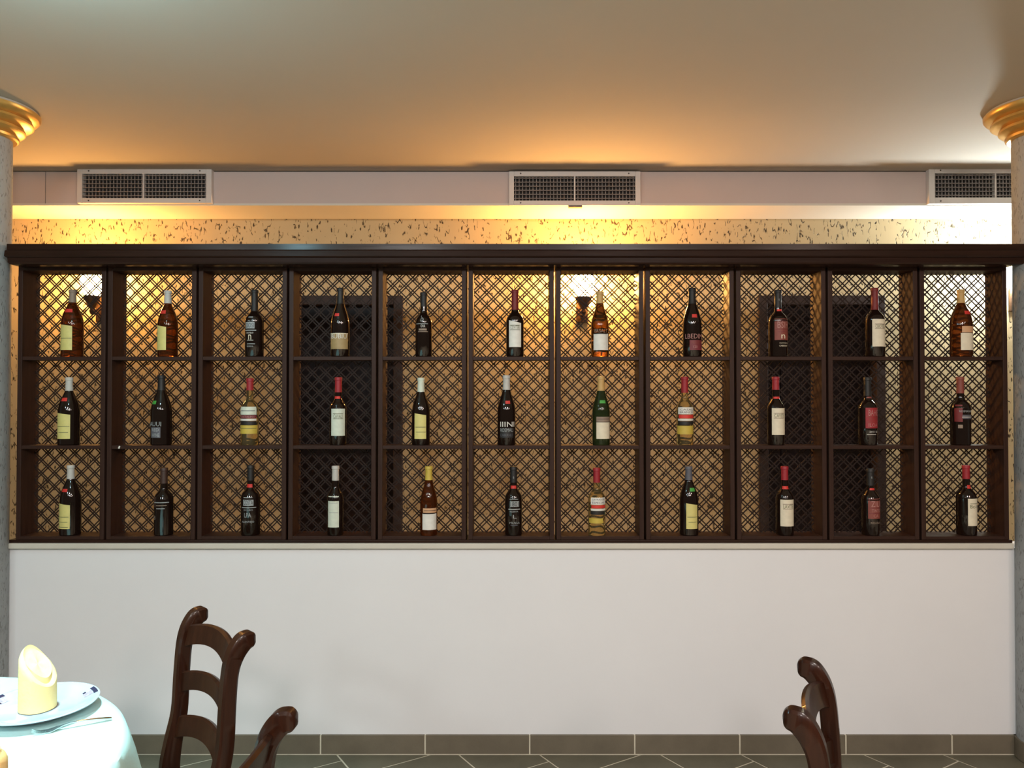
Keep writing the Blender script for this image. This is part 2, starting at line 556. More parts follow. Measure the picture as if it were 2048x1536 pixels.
# columns with gilded capitals
capz0, rimz = PZ(288, 3.433), H - 0.012
for s, side in ((-1, 'left'), (1, 'right')):
    c = empty('round_column', (s * XC, YC, 0))
    tag(c, 'grey rough plaster round column with gilded capital at the %s end of the racks' % side, 'column', 'columns at the ends of the racks')
    MB().lathe([(0.0, 0), (0.130, 0), (0.128, 1.0), (0.127, capz0 + 0.02), (0, capz0 + 0.02)], 64).build('shaft', 'column', c, smooth=True)
    hh = rimz - capz0
    cp = [(0.134, 0), (0.150, 0.00), (0.158, 0.05), (0.160, 0.13), (0.150, 0.17), (0.158, 0.22), (0.176, 0.26), (0.186, 0.33), (0.184, 0.42), (0.174, 0.46), (0.180, 0.49),
          (0.205, 0.53), (0.218, 0.60), (0.217, 0.68), (0.206, 0.72), (0.215, 0.76), (0.238, 0.82), (0.246, 0.90), (0.247, 1.0), (0.10, 1.0)]
    MB().lathe([(r * 0.948, capz0 + t * hh) for r, t in cp], 72).build('capital', 'gold', c, smooth=True)
    MB().lathe([(0.0, rimz), (0.226, rimz), (0.226, H - 0.001), (0, H - 0.001)], 72).build('ceiling_block', 'ceiling', c, smooth=True)
    n = 9
    for k in range(n):
        a0 = -2.2 + 4.4 * k / n
        m = MB()
        pts = []
        for zz in (0.003, sz):
            pts.append([(0.139 * math.sin(a0 + 4.4 / n * q / 4 * 0.97), -0.139 * math.cos(a0 + 4.4 / n * q / 4 * 0.97), zz) for q in range(5)])
        inn = [[(x * 0.94, y * 0.94, z) for x, y, z in row] for row in pts]
        m.rings([pts[0] + inn[0][::-1], pts[1] + inn[1][::-1]])
        m.build('skirting_tile', 'skirting', c)


# ------------------------------------------------------------------ air vents
def air_vent(x0, x1, y0, y1, ox0, ox1, oy0, oy1, mull, label, latch=False):
    a, b, z1, z0 = PX(x0, Y_BULK), PX(x1, Y_BULK), PZ(y0, Y_BULK), PZ(y1, Y_BULK)
    oa, ob, oz1, oz0 = PX(ox0, Y_BULK), PX(ox1, Y_BULK), PZ(oy0, Y_BULK), PZ(oy1, Y_BULK)
    c = empty('air_vent', ((a + b) / 2, Y_BULK, z0))
    tag(c, label, 'vent', 'air vents along the bulkhead')
    cx, cz = (a + b) / 2, z0
    d = 0.034
    fr = MB()
    fr.box(a - cx, oa - cx, -d, 0, 0, z1 - cz).box(ob - cx, b - cx, -d, 0, 0, z1 - cz)
    fr.box(oa - cx, ob - cx, -d, 0, 0, oz0 - cz).box(oa - cx, ob - cx, -d, 0, oz1 - cz, z1 - cz)
    fr.build('vent_frame', 'vent', c, bevel=0.002, weld=False)
    MB().box(oa - cx, ob - cx, -0.004, -0.0005, oz0 - cz, oz1 - cz).build('back_plate', 'vent_duct_shade', c)  # dark sheet in place of the hollow duct, its shade painted on
    mx = PX(mull, Y_BULK) - cx
    MB().box(mx - 0.004, mx + 0.004, -d + 0.001, -0.005, oz0 - cz, oz1 - cz).build('mullion', 'vent', c)
    nb = 6
    for k in range(nb):
        z = oz0 - cz + (oz1 - oz0) * (k + 0.6) / nb
        MB().box(oa - cx, ob - cx, -d + 0.004, -d + 0.014, z - 0.0016, z + 0.0016).build('horizontal_blade', 'vent_blade', c)
    nv = 35
    me = None
    for k in range(nv):
        x = oa - cx + (ob - oa) * (k + 0.5) / nv
        if abs(x - mx) < 0.006:
            continue
        if me is None:
            o = MB().box(-0.0018, 0.0018, -d + 0.015, -d + 0.024, oz0 - cz, oz1 - cz).build('vertical_blade', 'vent_blade', c)
            me = o.data
        else:
            o = bpy.data.objects.new('vertical_blade', me)
            COL.objects.link(o); o.parent = c
        o.location = (x, 0, 0)
    for sx in (a - cx + 0.065, b - cx - 0.065):
        for zz in (0.014, z1 - cz - 0.012):
            MB().lathe([(0, 0), (0.0045, 0), (0.0035, 0.003), (0, 0.003)], 10).build('screw', 'screw', c, loc=(sx, -d + 0.0005, zz)).rotation_euler = (R(90), 0, 0)
    if latch:
        MB().box(PX(1137, Y_BULK) - cx, PX(1164, Y_BULK) - cx, -d + 0.002, -0.001, -0.009, -0.0008).build('latch_tab', 'screw', c)


air_vent(157, 425, 341, 409, 167, 414, 351, 399, 289, 'pale rectangular air vent on the bulkhead above the second rack, leftmost of the three')
air_vent(1018, 1280, 346, 413.5, 1028, 1270, 356, 404, 1149, 'pale rectangular air vent with visible screws in the middle of the bulkhead', True)
air_vent(1855, 2117, 340, 410, 1867, 2105, 350, 398, 1988, 'pale rectangular air vent partly hidden by the right column')


# ------------------------------------------------------------------ wall lamps in the corridor
def wall_lamp(px, py, mat, label, r=0.068):
    p = P(px, py, Y_BACK - 0.11)
    c = empty('wall_lamp', (p.x, Y_BACK, p.z))
    tag(c, label, 'lamp', 'wall lamps in the corridor')
    yy = -0.11
    prof = [(0.012, -0.10), (0.03, -0.085), (0.05, -0.05), (r, 0.0), (r * 0.99, 0.03), (r * 0.80, 0.062), (r * 0.45, 0.082), (0.0, 0.088)]
    MB().lathe([(0.0, -0.10)] + prof, 24, (0, yy)).build('globe', mat, c, smooth=True)
    MB().lathe([(0.0, -0.19), (0.012, -0.185), (0.02, -0.165), (0.014, -0.15), (0.034, -0.122), (0.046, -0.098), (0.051, -0.078), (0.048, -0.077), (0.03, -0.096), (0.0, -0.101)], 24, (0, yy)).build('cup', 'bracket', c, smooth=True)
    MB().box(-0.035, 0.035, -0.016, 0, -0.22, -0.08).build('back_plate', 'bracket', c, bevel=0.005)
    MB().box(-0.008, 0.008, yy, -0.012, -0.178, -0.162).build('arm', 'bracket', c, bevel=0.002)


wall_lamp(186, 566, 'globe_soft', 'glowing warm wall lamp behind the first rack from the left')
wall_lamp(1167, 568, 'globe_warm', 'glowing warm wall lamp behind the seventh rack')
wall_lamp(2052, 545, 'globe_cool', 'bright cool white wall lamp hidden behind the right column')

# ------------------------------------------------------------------ wine racks
SEAM = [32, 212, 393.5, 575, 754, 934.5, 1110.5, 1289.5, 1471, 1655, 1839, 2018]
RT, RB = PZ(532, Y_RACK), PZ(1079.5, Y_RACK)
SH1, SH2, BOT = PZ(713, Y_RACK), PZ(891, Y_RACK), PZ(1072.5, Y_RACK)
DEP = 0.128
Y_L1, Y_L2 = 0.1000, 0.1060
SHIFT = -0.0168     # the two lattice layers, from the rack's front
RLABEL = [
    'leftmost dark wooden wine rack, three bottles on shelves, beside the left column',
    'second dark wooden wine rack from the left, with a white nick on a shelf',
    'third dark wooden wine rack from the left, with white wine on its middle shelf',
    'fourth dark wooden wine rack from the left, in front of the dark left door',
    'fifth dark wooden wine rack from the left, whose left part shows the door frame',
    'middle dark wooden wine rack, sixth of eleven, with bright slits on both sides',
    'seventh dark wooden wine rack from the left, in front of the bright warm lamp',
    'eighth dark wooden wine rack from the left, just right of the bright warm lamp',
    'ninth dark wooden wine rack from the left, in front of the right door left half',
    'tenth dark wooden wine rack from the left, second from the right column',
    'rightmost dark wooden wine rack with cool white light behind it, beside the right column']
slat_me = None
PITCHX = 0.0612


def lattice(root, name, w, h, y, z0, shift=0.0):
    global slat_me
    c = empty(name, (0, y, z0), 0, root)
    if slat_me is None:
        o = MB().box(-0.5, 0.5, -0.0012, 0.0012, -0.0026, 0.0026).build('slat', 'slat', c)
        slat_me = o.data
        bpy.data.objects.remove(o)
    x0, x1 = -w / 2, w / 2
    for sgn in (1, -1):
        k0 = int(-h / PITCHX) - 2
        for k in range(k0 - 6, int(w / PITCHX) - k0 + 6):
            # line x = xs + sgn * z , z in 0..h
            xs = x0 + k * PITCHX + 0.011 + shift
            za, zb = 0.0, h
            # clip against x0..x1
            if sgn > 0:
                za = max(za, x0 - xs); zb = min(zb, x1 - xs)
            else:
                za = max(za, xs - x1); zb = min(zb, xs - x0)
            if zb - za < 0.012:
                continue
            xa, xb = xs + sgn * za, xs + sgn * zb
            o = bpy.data.objects.new('slat', slat_me)
            COL.objects.link(o)
            o.parent = c
            o.location = ((xa + xb) / 2, 0.0013 * sgn, (za + zb) / 2)
            o.rotation_euler = (0, -sgn * R(45), 0)
            o.scale = ((zb - za) * math.sqrt(2), 1, 1)
    return c


RACKX = []
for i in range(11):
    gap = 0.0050
    a, b = PX(SEAM[i], Y_RACK) + gap, PX(SEAM[i + 1], Y_RACK) - gap
    cx, w = (a + b) / 2, b - a
    RACKX.append((a, b))
    root = empty('wine_rack', (cx, Y_RACK, RB))
    tag(root, RLABEL[i], 'wine rack', 'wine racks standing in a row on the low wall')
    t = 0.020
    hh = RT - RB
    MB().box(-w / 2, -w / 2 + t, 0, DEP, 0, hh).build('side_panel', 'rack', root, bevel=0.0015)
    MB().box(w / 2 - t, w / 2, 0, DEP, 0, hh).build('side_panel', 'rack', root, bevel=0.0015)
    MB().box(-w / 2 + t, w / 2 - t, 0, DEP, hh - t, hh).build('top_panel', 'rack_flat', root, bevel=0.0012)
    MB().box(-w / 2 + t, w / 2 - t, 0, DEP, 0, BOT - RB).build('bottom_panel', 'rack_flat', root, bevel=0.0012)
    for zs in (SH1, SH2):
        MB().box(-w / 2 + t, w / 2 - t, 0.002, DEP - 0.034, zs - RB - 0.016, zs - RB).build('shelf', 'rack_flat', root, bevel=0.0012)
    lattice(root, 'front_lattice', w - 2 * t + 0.012, hh - t - (BOT - RB) + 0.012, Y_L1, BOT - RB - 0.006)
    lattice(root, 'rear_lattice', w - 2 * t + 0.012, hh - t - (BOT - RB) + 0.012, Y_L2, BOT - RB - 0.006, SHIFT)
    if i == 1:
        MB().box(-0.003, 0.003, -0.0009, 0.001, -0.006, 0.006).build('white_nick', 'ink_white', root, loc=(PX(239, Y_RACK) - cx, 0.0015, SH2 - RB - 0.008)).rotation_euler = (0, R(20), 0)

# ------------------------------------------------------------------ bottles
YB = 3.462


def shape_profile(kind, Hh, Rr):
    rn = 0.0150
    if kind == 'bordeaux':
        key = [(0.93 * Rr, 0.0), (Rr, 0.012), (Rr, 0.30), (Rr, 0.52), (0.975 * Rr, 0.555), (0.88 * Rr, 0.595), (0.70 * Rr, 0.63), (rn * 1.25, 0.668), (rn * 1.03, 0.70), (rn, 0.76), (rn * 0.95, 0.945)]
    elif kind == 'burgundy':
        key = [(0.93 * Rr, 0.0), (Rr, 0.012), (Rr, 0.30), (Rr, 0.47), (0.965 * Rr, 0.53), (0.86 * Rr, 0.595), (0.71 * Rr, 0.66), (0.56 * Rr, 0.72), (rn * 1.18, 0.785), (rn * 1.04, 0.84), (rn * 0.97, 0.945)]
    else:   # wide shouldered 'flask'
        key = [(0.93 * Rr, 0.0), (Rr, 0.012), (Rr, 0.30), (Rr, 0.46), (0.97 * Rr, 0.53), (0.88 * Rr, 0.60), (0.74 * Rr, 0.665), (0.57 * Rr, 0.725), (0.44 * Rr, 0.77), (rn * 1.06, 0.81), (rn * 0.92, 0.945)]
    pts = []
    for j in range(len(key) - 1):
        p0, p1, p2, p3 = key[max(0, j - 1)], key[j], key[j + 1], key[min(len(key) - 1, j + 2)]
        steps = 4 if j > 1 else 1
        for q in range(steps):
            u = q / steps
            f = lambda a, b, c, d: 0.5 * (2 * b + (c - a) * u + (2 * a - 5 * b + 4 * c - d) * u * u + (3 * b - a - 3 * c + d) * u ** 3)
            r = f(p0[0], p1[0], p2[0], p3[0]) if j > 1 else p1[0] + (p2[0] - p1[0]) * u
            z = f(p0[1], p1[1], p2[1], p3[1]) if j > 1 else p1[1] + (p2[1] - p1[1]) * u
            pts.append((min(r, Rr), z * Hh))
    pts.append((key[-1][0], key[-1][1] * Hh))
    e = key[-1][0]
    pts += [(e * 1.0, 0.952 * Hh), (e * 1.14, 0.956 * Hh), (e * 1.14, 0.99 * Hh), (e * 1.02, Hh), (0, Hh)]
    return [(0, 0.0)] + pts


def r_at(pts, z):
    for (r0, z0), (r1, z1) in zip(pts[1:-1], pts[2:]):
        if z0 <= z <= z1 and z1 > z0:
            return r0 + (r1 - r0) * (z - z0) / (z1 - z0)
    return pts[1][0]


def patch(pts, a0, a1, z0, z1l, z1r, off=0.0007, na=14, nz=4):
    rows = []
    for j in range(nz + 1):
        row = []
        for i in range(na + 1):
            t = i / na
            a = a0 + (a1 - a0) * t
            z = z0 + (z1l + (z1r - z1l) * t - z0) * j / nz
            r = r_at(pts, z) + off
            row.append((r * math.sin(a), -r * math.cos(a), z))
        rows.append(row)
    return MB().grid(rows)


_txt = {}


def text_mesh(s):
    if s not in _txt:
        cu = bpy.data.curves.new('lettering', 'FONT')
        cu.body = s
        cu.resolution_u = 2
        ob = bpy.data.objects.new('lettering', cu)
        COL.objects.link(ob)
        dg = bpy.context.evaluated_depsgraph_get()
        dg.update()
        me = bpy.data.meshes.new_from_object(ob.evaluated_get(dg))
        v = [(p.co.x, p.co.y) for p in me.vertices]
        f = [tuple(p.vertices) for p in me.polygons]
        bpy.data.objects.remove(ob)
        x0, x1 = min(p[0] for p in v), max(p[0] for p in v)
        y0, y1 = min(p[1] for p in v), max(p[1] for p in v)
        _txt[s] = ([((x - x0) / (x1 - x0), (y - y0) / (y1 - y0)) for x, y in v], f)
    return _txt[s]


SPX = F / (YB - 0.03)       # pixels per metre on a bottle's front


def bottle(b):
    row, mod = b['at']
    zs = (SH1, SH2, BOT)[row - 1]
    x = PX(b['x'], YB)
    Hh = (b['base'] - b['top']) / (F / YB)
    Rr = b['w'] / 2 / (F / YB)
    root = empty('wine_bottle', (x, Y_RACK + 0.002 + max(Rr, 0.036), zs + 0.0002))
    tag(root, b['label'], 'bottle', 'wine bottles on the racks')
    pts = shape_profile(b['shape'], Hh, Rr)
    body = MB().lathe(pts, 40).build('glass', b['glass'], root, smooth=True)
    zpx = lambda py: (b['base'] - py) / SPX
    ang = lambda px: math.asin(max(-0.985, min(0.985, (px - b['x']) / (b['w'] / 2 + 0.4))))
    ck, cy = b['cap']
    zc = (b['base'] - cy) / (F / YB)
    cp = [(r + 0.0008, z) for r, z in pts if z > zc and r > 0]
    cp = [(r_at(pts, zc) + 0.0008, zc)] + cp
    cp = cp + [(0.006, Hh + 0.0008), (0, Hh + 0.0009)]
    MB().lathe(cp, 28).build('capsule', 'ink_' + ck, root, smooth=True)
    if 'seal' in b:
        sk, sx0, sx1, sy0, sy1 = b['seal']
        zz0, zz1 = zpx(sy1), zpx(sy0)
        rr = r_at(pts, (zz0 + zz1) / 2)
        an = lambda px: math.asin(max(-0.9, min(0.9, (px - b['x']) / SPX / rr)))
        patch(pts, an(sx0), an(sx1), zz0, zz1, zz1, 0.0007, 8, 3).build('seal', 'ink_' + sk, root, smooth=True)
    first = None
    for (lk, x0, x1, y0, y1, *sl) in b.get('labels', ()):
        s = sl[0] if sl else 0
        o = patch(pts, ang(x0), ang(x1), zpx(y1), zpx(y0), zpx(y0 + s)).build('paper_label' if first is None or (y1 - y0) > 14 else 'label_band', 'ink_' + lk, root, smooth=True)
        if first is None:
            first = o
    for (tx, x0, x1, y0, y1, tk, *fl) in b.get('texts', ()):
        v, f = text_mesh(tx)
        a0, a1 = ang(x0), ang(x1)
        mb = MB()
        for u, t in v:
            z = zpx(y1) + (zpx(y0) - zpx(y1)) * t
            rr = r_at(pts, z) + 0.0015
            a = a0 + (a1 - a0) * u
            mb.v.append((rr * math.sin(a), -rr * math.cos(a), z))
        mb.f = list(f)
        mb.build('lettering', 'ink_' + tk, first if (first and not fl) else root)
    for (kx, x0, x1, y0, y1) in b.get('lines', ()):
        patch(pts, ang(x0), ang(x1), zpx(y1), zpx(y0), zpx(y0), 0.0013, 8, 1).build('printed_line', 'ink_' + kx, first or root)
    return root


BT = []


def add(**k):
    BT.append(k)


YL = 'yellow'
# ---- top row
add(at=(1, 1), x=142, top=578, base=713, w=41, shape='flask', glass='brown_glass', cap=('taupe', 604), seal=('red', 135, 149, 617, 624),
    labels=[(YL, 126, 152, 648, 700, 4)], lines=[('olive', 128, 151, 676, 677)], label='brown bottle with slanted yellow label, top shelf of the leftmost rack')
add(at=(1, 2), x=334, top=580, base=713, w=38, shape='flask', glass='brown_glass', cap=('silver', 606), seal=('red', 325, 336, 620, 627),
    labels=[(YL, 316, 339, 649, 700, 5)], label='brown bottle with slanted yellow label, top shelf of the second rack')
add(at=(1, 3), x=508, top=579, base=713, w=36, shape='bordeaux', glass='black_glass', cap=('black', 622),
    labels=[('grey', 495, 514, 644, 657)], texts=[('DOSI', 497, 513, 646, 655, 'navyink'), ('ALIS', 500, 512, 640, 643, 'grey', 1), ('CASTELO', 497, 512, 664, 667, 'white', 1), ('n', 502, 508, 669, 679, 'cream', 1), ('RESERVA', 499, 512, 691, 694, 'grey', 1)],
    lines=[('grey', 494, 517, 659.5, 661.5), ('silver', 499, 512, 680, 681), ('grey', 499, 515, 687, 688.5), ('grey', 501, 511, 633, 635)], label='black square shouldered bottle with white print, top shelf of the third rack')
add(at=(1, 4), x=680, top=574, base=712, w=37, shape='burgundy', glass='black_glass', cap=('black', 606), seal=('red', 672, 681, 625, 631),
    labels=[('goldtan', 662.5, 697, 666, 697)], texts=[('IBUBIU', 664, 695, 667, 676, 'white')], lines=[('cream', 662.5, 697, 665, 666.5)], label='black sloping bottle with golden band label, top shelf of the fourth rack')
add(at=(1, 5), x=847.5, top=583, base=712, w=33, shape='bordeaux', glass='black_glass', cap=('black', 612),
    labels=[('taupe', 839, 855, 656, 660)], texts=[('b', 842.5, 849, 630, 642, 'grey', 1), ('OVA', 843, 852, 648, 654, 'white', 1)],
    lines=[('grey', 834, 857, 646, 647), ('taupe', 838, 857, 661.5, 663)], label='plain black bottle with a thin white line, top shelf of the fifth rack')
add(at=(1, 6), x=1030, top=577, base=711, w=35, shape='bordeaux', glass='black_glass', cap=('darkred', 617),
    labels=[('white', 1018, 1042, 638, 692, 6)], texts=[('COVITER', 1021, 1039, 649, 656, 'olive')], lines=[('olive', 1020, 1040, 648, 649), ('olive', 1020, 1040, 657, 658)], label='black bottle with tall white label and red capsule, top shelf of the sixth rack')
add(at=(1, 7), x=1200, top=580, base=711, w=35, shape='burgundy', glass='amber_glass', cap=('tan', 604),
    labels=[('white', 1186, 1215, 665, 698)], texts=[('BRSALT', 1188, 1213, 656, 663, 'taupe', 1)], lines=[('black', 1186, 1212, 664.5, 666)], label='amber bottle with cream label in front of the lamp, top shelf of the seventh rack')
add(at=(1, 8), x=1385, top=572, base=710, w=37, shape='burgundy', glass='black_glass', cap=('black', 604), seal=('red', 1381, 1391, 625, 632),
    labels=[('maroon', 1376, 1402, 677, 697)], texts=[('LBEDIMI', 1369, 1402, 664.5, 674, 'rose', 1), ('MERLOT', 1379, 1399, 679, 684, 'brick'), ('120', 1383, 1391, 688, 693, 'rose')], label='black sloping bottle with maroon label, top shelf of the eighth rack')
add(at=(1, 9), x=1557, top=576, base=710, w=37, shape='bordeaux', glass='black_glass', cap=('black', 612), seal=('red', 1553, 1567, 614, 618),
    labels=[('brick', 1545, 1574, 634, 677)], texts=[('BSIH', 1550, 1572, 640, 653, 'rose'), ('n', 1557, 1565, 666, 674, 'cream'), ('ALENTEJANO', 1553, 1571, 682, 684.5, 'cream', 1), ('CABERNET', 1553, 1570, 687, 690, 'cream', 1), ('6', 1555.5, 1559.5, 592, 597, 'grey', 1)],
    lines=[('maroon', 1546, 1573, 638, 639), ('maroon', 1546, 1573, 655, 656), ('maroon', 1550, 1572, 660, 661)], label='black bottle with brick red label, top shelf of the ninth rack')
add(at=(1, 10), x=1751, top=571, base=709, w=37, shape='bordeaux', glass='black_glass', cap=('darkred', 615),
    labels=[('cream', 1739, 1767.5, 634, 689)], texts=[('CBIOTED', 1744, 1763, 645, 652, 'olive')], lines=[('taupe', 1743, 1764, 643.5, 644.5), ('taupe', 1743, 1764, 653, 654)], label='black bottle with tall cream label and red capsule, top shelf of the tenth rack')
add(at=(1, 11), x=1925, top=573, base=708, w=41, shape='flask', glass='brown_glass', cap=('tan', 600), seal=('red', 1923, 1936, 616, 623),
    labels=[('cream', 1914, 1945, 661, 695), ('peach', 1916, 1944, 647, 660)], lines=[('black', 1914, 1945, 660, 661)], label='brown bottle with cream label and tan capsule, top shelf of the rightmost rack')
# ---- middle row
add(at=(2, 1), x=137, top=757, base=892, w=40, shape='flask', glass='black_glass', cap=('silver', 784), seal=('red', 130, 141, 797, 804),
    labels=[(YL, 122, 149, 827, 879, 4)], lines=[('olive', 124, 148, 854, 855), ('olive', 127, 146, 866, 867)], label='black bottle with slanted yellow label and red seal, middle shelf of the leftmost rack')
add(at=(2, 2), x=322, top=753, base=892, w=40, shape='burgundy', glass='black_glass', cap=('black', 783), seal=('green', 310, 319, 803, 810),
    labels=[('dimgrey', 309, 329, 856, 877)], texts=[('BAUUI', 304, 330, 845, 854, 'grey', 1), ('RED', 312, 326, 858, 864, 'grey'), ('WINE', 312, 327, 868, 875, 'grey')], label='black bottle with green seal and white letters, middle shelf of the second rack')
add(at=(2, 3), x=500, top=758, base=891, w=35, shape='bordeaux', glass='clear_glass', cap=('crimson', 782),
    labels=[('palegreen', 483, 516, 814, 830), ('maroon', 483, 516, 831, 837), ('white', 483, 516, 838, 842), ('black', 483, 516, 843, 850), ('ochre', 483, 517, 851, 868)], texts=[('CRISTALINO', 486, 514, 832, 836, 'rose')], lines=[('navyink', 487, 514, 821.5, 822.5), ('olive', 484, 516, 857, 858)],
    label='clear bottle of white wine with maroon striped label, middle shelf of the third rack')
add(at=(2, 4), x=677, top=755, base=890, w=33, shape='bordeaux', glass='black_glass', cap=('crimson', 785), seal=('red', 671, 682, 792, 797),
    labels=[('palegreen', 666, 692, 817, 871)], texts=[('CAVALI', 671, 688, 828, 836, 'olive')], lines=[('olive', 670, 689, 826.5, 827.5), ('olive', 670, 689, 836.5, 837.5)], label='black bottle with pale green white label and red capsule, middle shelf of the fourth rack')
add(at=(2, 5), x=842, top=756, base=890, w=36, shape='flask', glass='black_glass', cap=('palegreen', 784),
    labels=[(YL, 831, 854, 826, 877, 4)], lines=[('olive', 833, 853, 853, 854), ('olive', 834, 853, 863, 864)], label='black bottle with slanted yellow label, middle shelf of the fifth rack')
add(at=(2, 6), x=1013, top=750, base=889, w=36, shape='burgundy', glass='black_glass', cap=('silver', 779), seal=('red', 1011, 1020, 800, 806),
    labels=[('black', 1000, 1027, 854, 874)], texts=[('IIINI', 1001, 1028, 842, 852, 'white', 1), ('ROSMALI', 1001, 1026, 855, 862, 'grey'), ('CABERNET', 1001, 1026, 866, 871, 'dimgrey')], label='black sloping bottle with big white letters and silver capsule, middle shelf of the sixth rack')
add(at=(2, 7), x=1202, top=752, base=889, w=35, shape='burgundy', glass='green_glass', cap=('tan', 781), seal=('green', 1198, 1209, 799, 805),
    labels=[('cream', 1191, 1218, 843, 876), ('taupe', 1191, 1218, 832, 842)], lines=[('black', 1191, 1218, 842, 843), ('brown', 1193, 1216, 836, 837)], label='dark green bottle with cream label and tan capsule, middle shelf of the seventh rack')
add(at=(2, 8), x=1369, top=752, base=888, w=33, shape='bordeaux', glass='clear_glass', cap=('crimson', 784),
    labels=[('white', 1354, 1385, 812, 826), ('red', 1355, 1385, 827, 834), ('white', 1354, 1385, 835, 839), ('black', 1354, 1385, 840, 847), ('ochre', 1353, 1385, 849, 866)], texts=[('CASAL', 1357, 1382, 815, 818.5, 'navyink'), ('BRANCO', 1357, 1382, 820, 824, 'navyink')],
    label='clear bottle of white wine with bright red striped label, middle shelf of the eighth rack')
add(at=(2, 9), x=1551, top=752, base=888, w=33, shape='bordeaux', glass='black_glass', cap=('crimson', 778), seal=('red', 1545, 1557, 791, 795),
    labels=[('cream', 1539, 1566, 814, 867)], texts=[('CAVITE', 1543, 1563, 825, 832, 'olive')], lines=[('taupe', 1542, 1563, 823.5, 824.5), ('taupe', 1542, 1563, 833, 834)], label='black bottle with tall cream label and bright red capsule, middle shelf of the ninth rack')
add(at=(2, 10), x=1735, top=753, base=888, w=36, shape='bordeaux', glass='black_glass', cap=('black', 790), seal=('brick', 1731, 1744, 791, 794),
    labels=[('crimson', 1724, 1750, 813, 854)], texts=[('BAHIE', 1729, 1749, 817, 829, 'rose'), ('TINTO', 1729, 1748, 833, 839, 'brick'), ('ILOA', 1729, 1747, 844, 851, 'rose'), ('2011 B', 1730, 1747, 859, 863, 'silver', 1)],
    lines=[('silver', 1726, 1744, 866, 867), ('brick', 1725, 1750, 830, 831), ('brick', 1725, 1750, 841, 842)], label='black bottle with crimson label, middle shelf of the tenth rack')
add(at=(2, 11), x=1921, top=753, base=889, w=37, shape='bordeaux', glass='black_glass', cap=('brick', 786),
    labels=[('darkred', 1904, 1915, 808, 842), ('dimgrey', 1913, 1935, 828, 836)], texts=[('ROSMANINHO', 1910, 1938, 819, 823, 'grey')],
    lines=[('silver', 1914, 1934, 832, 833.5), ('taupe', 1908, 1915, 848, 855)], label='dark bottle with red edged black label, middle shelf of the rightmost rack')
# ---- bottom row
add(at=(3, 1), x=142, top=932, base=1070, w=39, shape='flask', glass='black_glass', cap=('silver', 959), seal=('red', 133, 144, 977, 983),
    labels=[(YL, 125, 151, 1005, 1056, 4)], lines=[('olive', 127, 149, 1032, 1033), ('olive', 129, 147, 1042, 1043), ('olive', 128, 148, 1052, 1053)], label='black bottle with slanted yellow label and white capsule, bottom of the leftmost rack')
add(at=(3, 2), x=329, top=937, base=1070, w=36, shape='bordeaux', glass='black_glass', cap=('brown', 968),
    labels=[('brown', 314, 320, 993, 1013)], texts=[('8', 315, 320, 1030, 1038, 'taupe', 1)],
    lines=[('grey', 316, 344, 1003, 1004.5), ('taupe', 321, 341, 1009, 1010.5), ('grey', 322, 338, 1015, 1016.5)], label='plain black bottle with thin print lines and brown capsule, bottom of the second rack')
add(at=(3, 3), x=502, top=932, base=1070, w=37, shape='bordeaux', glass='black_glass', cap=('black', 962), seal=('red', 496, 507, 968, 975),
    labels=[('grey', 493, 513, 998, 1010)], texts=[('COSTA', 494, 512, 999, 1008, 'black'), ('DOURO', 495, 512, 1017, 1020, 'grey', 1), ('LPA', 496, 509, 1024, 1033, 'grey', 1), ('ALENTEJO', 491, 514, 1040, 1045, 'grey', 1)],
    lines=[('grey', 490, 517, 1013, 1014.5), ('grey', 494, 511, 993, 994.5)], label='black bottle with white print and red neck ring, bottom of the third rack')
add(at=(3, 4), x=672, top=931, base=1068, w=32, shape='bordeaux', glass='black_glass', cap=('silver', 960),
    labels=[('palegreen', 660, 682, 989, 1051)], texts=[('T', 668, 671, 990, 996, 'navyink')], lines=[('grey', 663, 680, 1002, 1003), ('grey', 663, 680, 1021, 1022)], label='slim black bottle with tall white label and silver capsule, bottom of the fourth rack')
add(at=(3, 5), x=858, top=931, base=1067, w=34, shape='burgundy', glass='brown_glass', cap=('ochre', 958),
    labels=[('white', 847, 874, 1023, 1055), ('peach', 848, 874, 1012, 1021)], lines=[('black', 848, 871, 1021.5, 1023.5), ('brown', 850, 873, 1016, 1017)], label='brown sloping bottle with cream label and yellow capsule, bottom of the fifth rack')
add(at=(3, 6), x=1027, top=931, base=1066, w=34, shape='bordeaux', glass='black_glass', cap=('black', 962), seal=('red', 1022, 1032, 967, 973),
    labels=[('grey', 1020, 1038, 997, 1008)], texts=[('1801', 1021, 1037, 998, 1007, 'black'), ('RESERVA', 1020, 1036, 1016, 1019, 'grey', 1), ('L', 1026, 1033, 1024, 1031, 'grey', 1), ('MUSSA', 1019, 1039, 1038, 1042, 'grey', 1), ('6', 1025, 1030, 948, 953, 'grey', 1)],
    lines=[('grey', 1017, 1040, 1012, 1014), ('grey', 1019, 1036, 992.5, 993.5), ('dimgrey', 1021, 1035, 1044, 1045)], label='black bottle with white printed square and red seal, bottom of the middle sixth rack')
add(at=(3, 7), x=1193, top=933, base=1066, w=34, shape='bordeaux', glass='clear_glass', cap=('crimson', 962),
    labels=[('white', 1180, 1209, 990, 1004), ('red', 1181, 1209, 1005, 1011), ('white', 1180, 1209, 1012, 1016), ('black', 1179, 1208, 1017, 1024), ('ochre', 1177, 1204, 1031, 1041)], texts=[('LAVRADOR', 1183, 1207, 992, 995.5, 'navyink'), ('ESPECIAL', 1183, 1207, 998, 1002, 'navyink')],
    label='clear bottle of amber wine with red striped white label, bottom of the seventh rack')
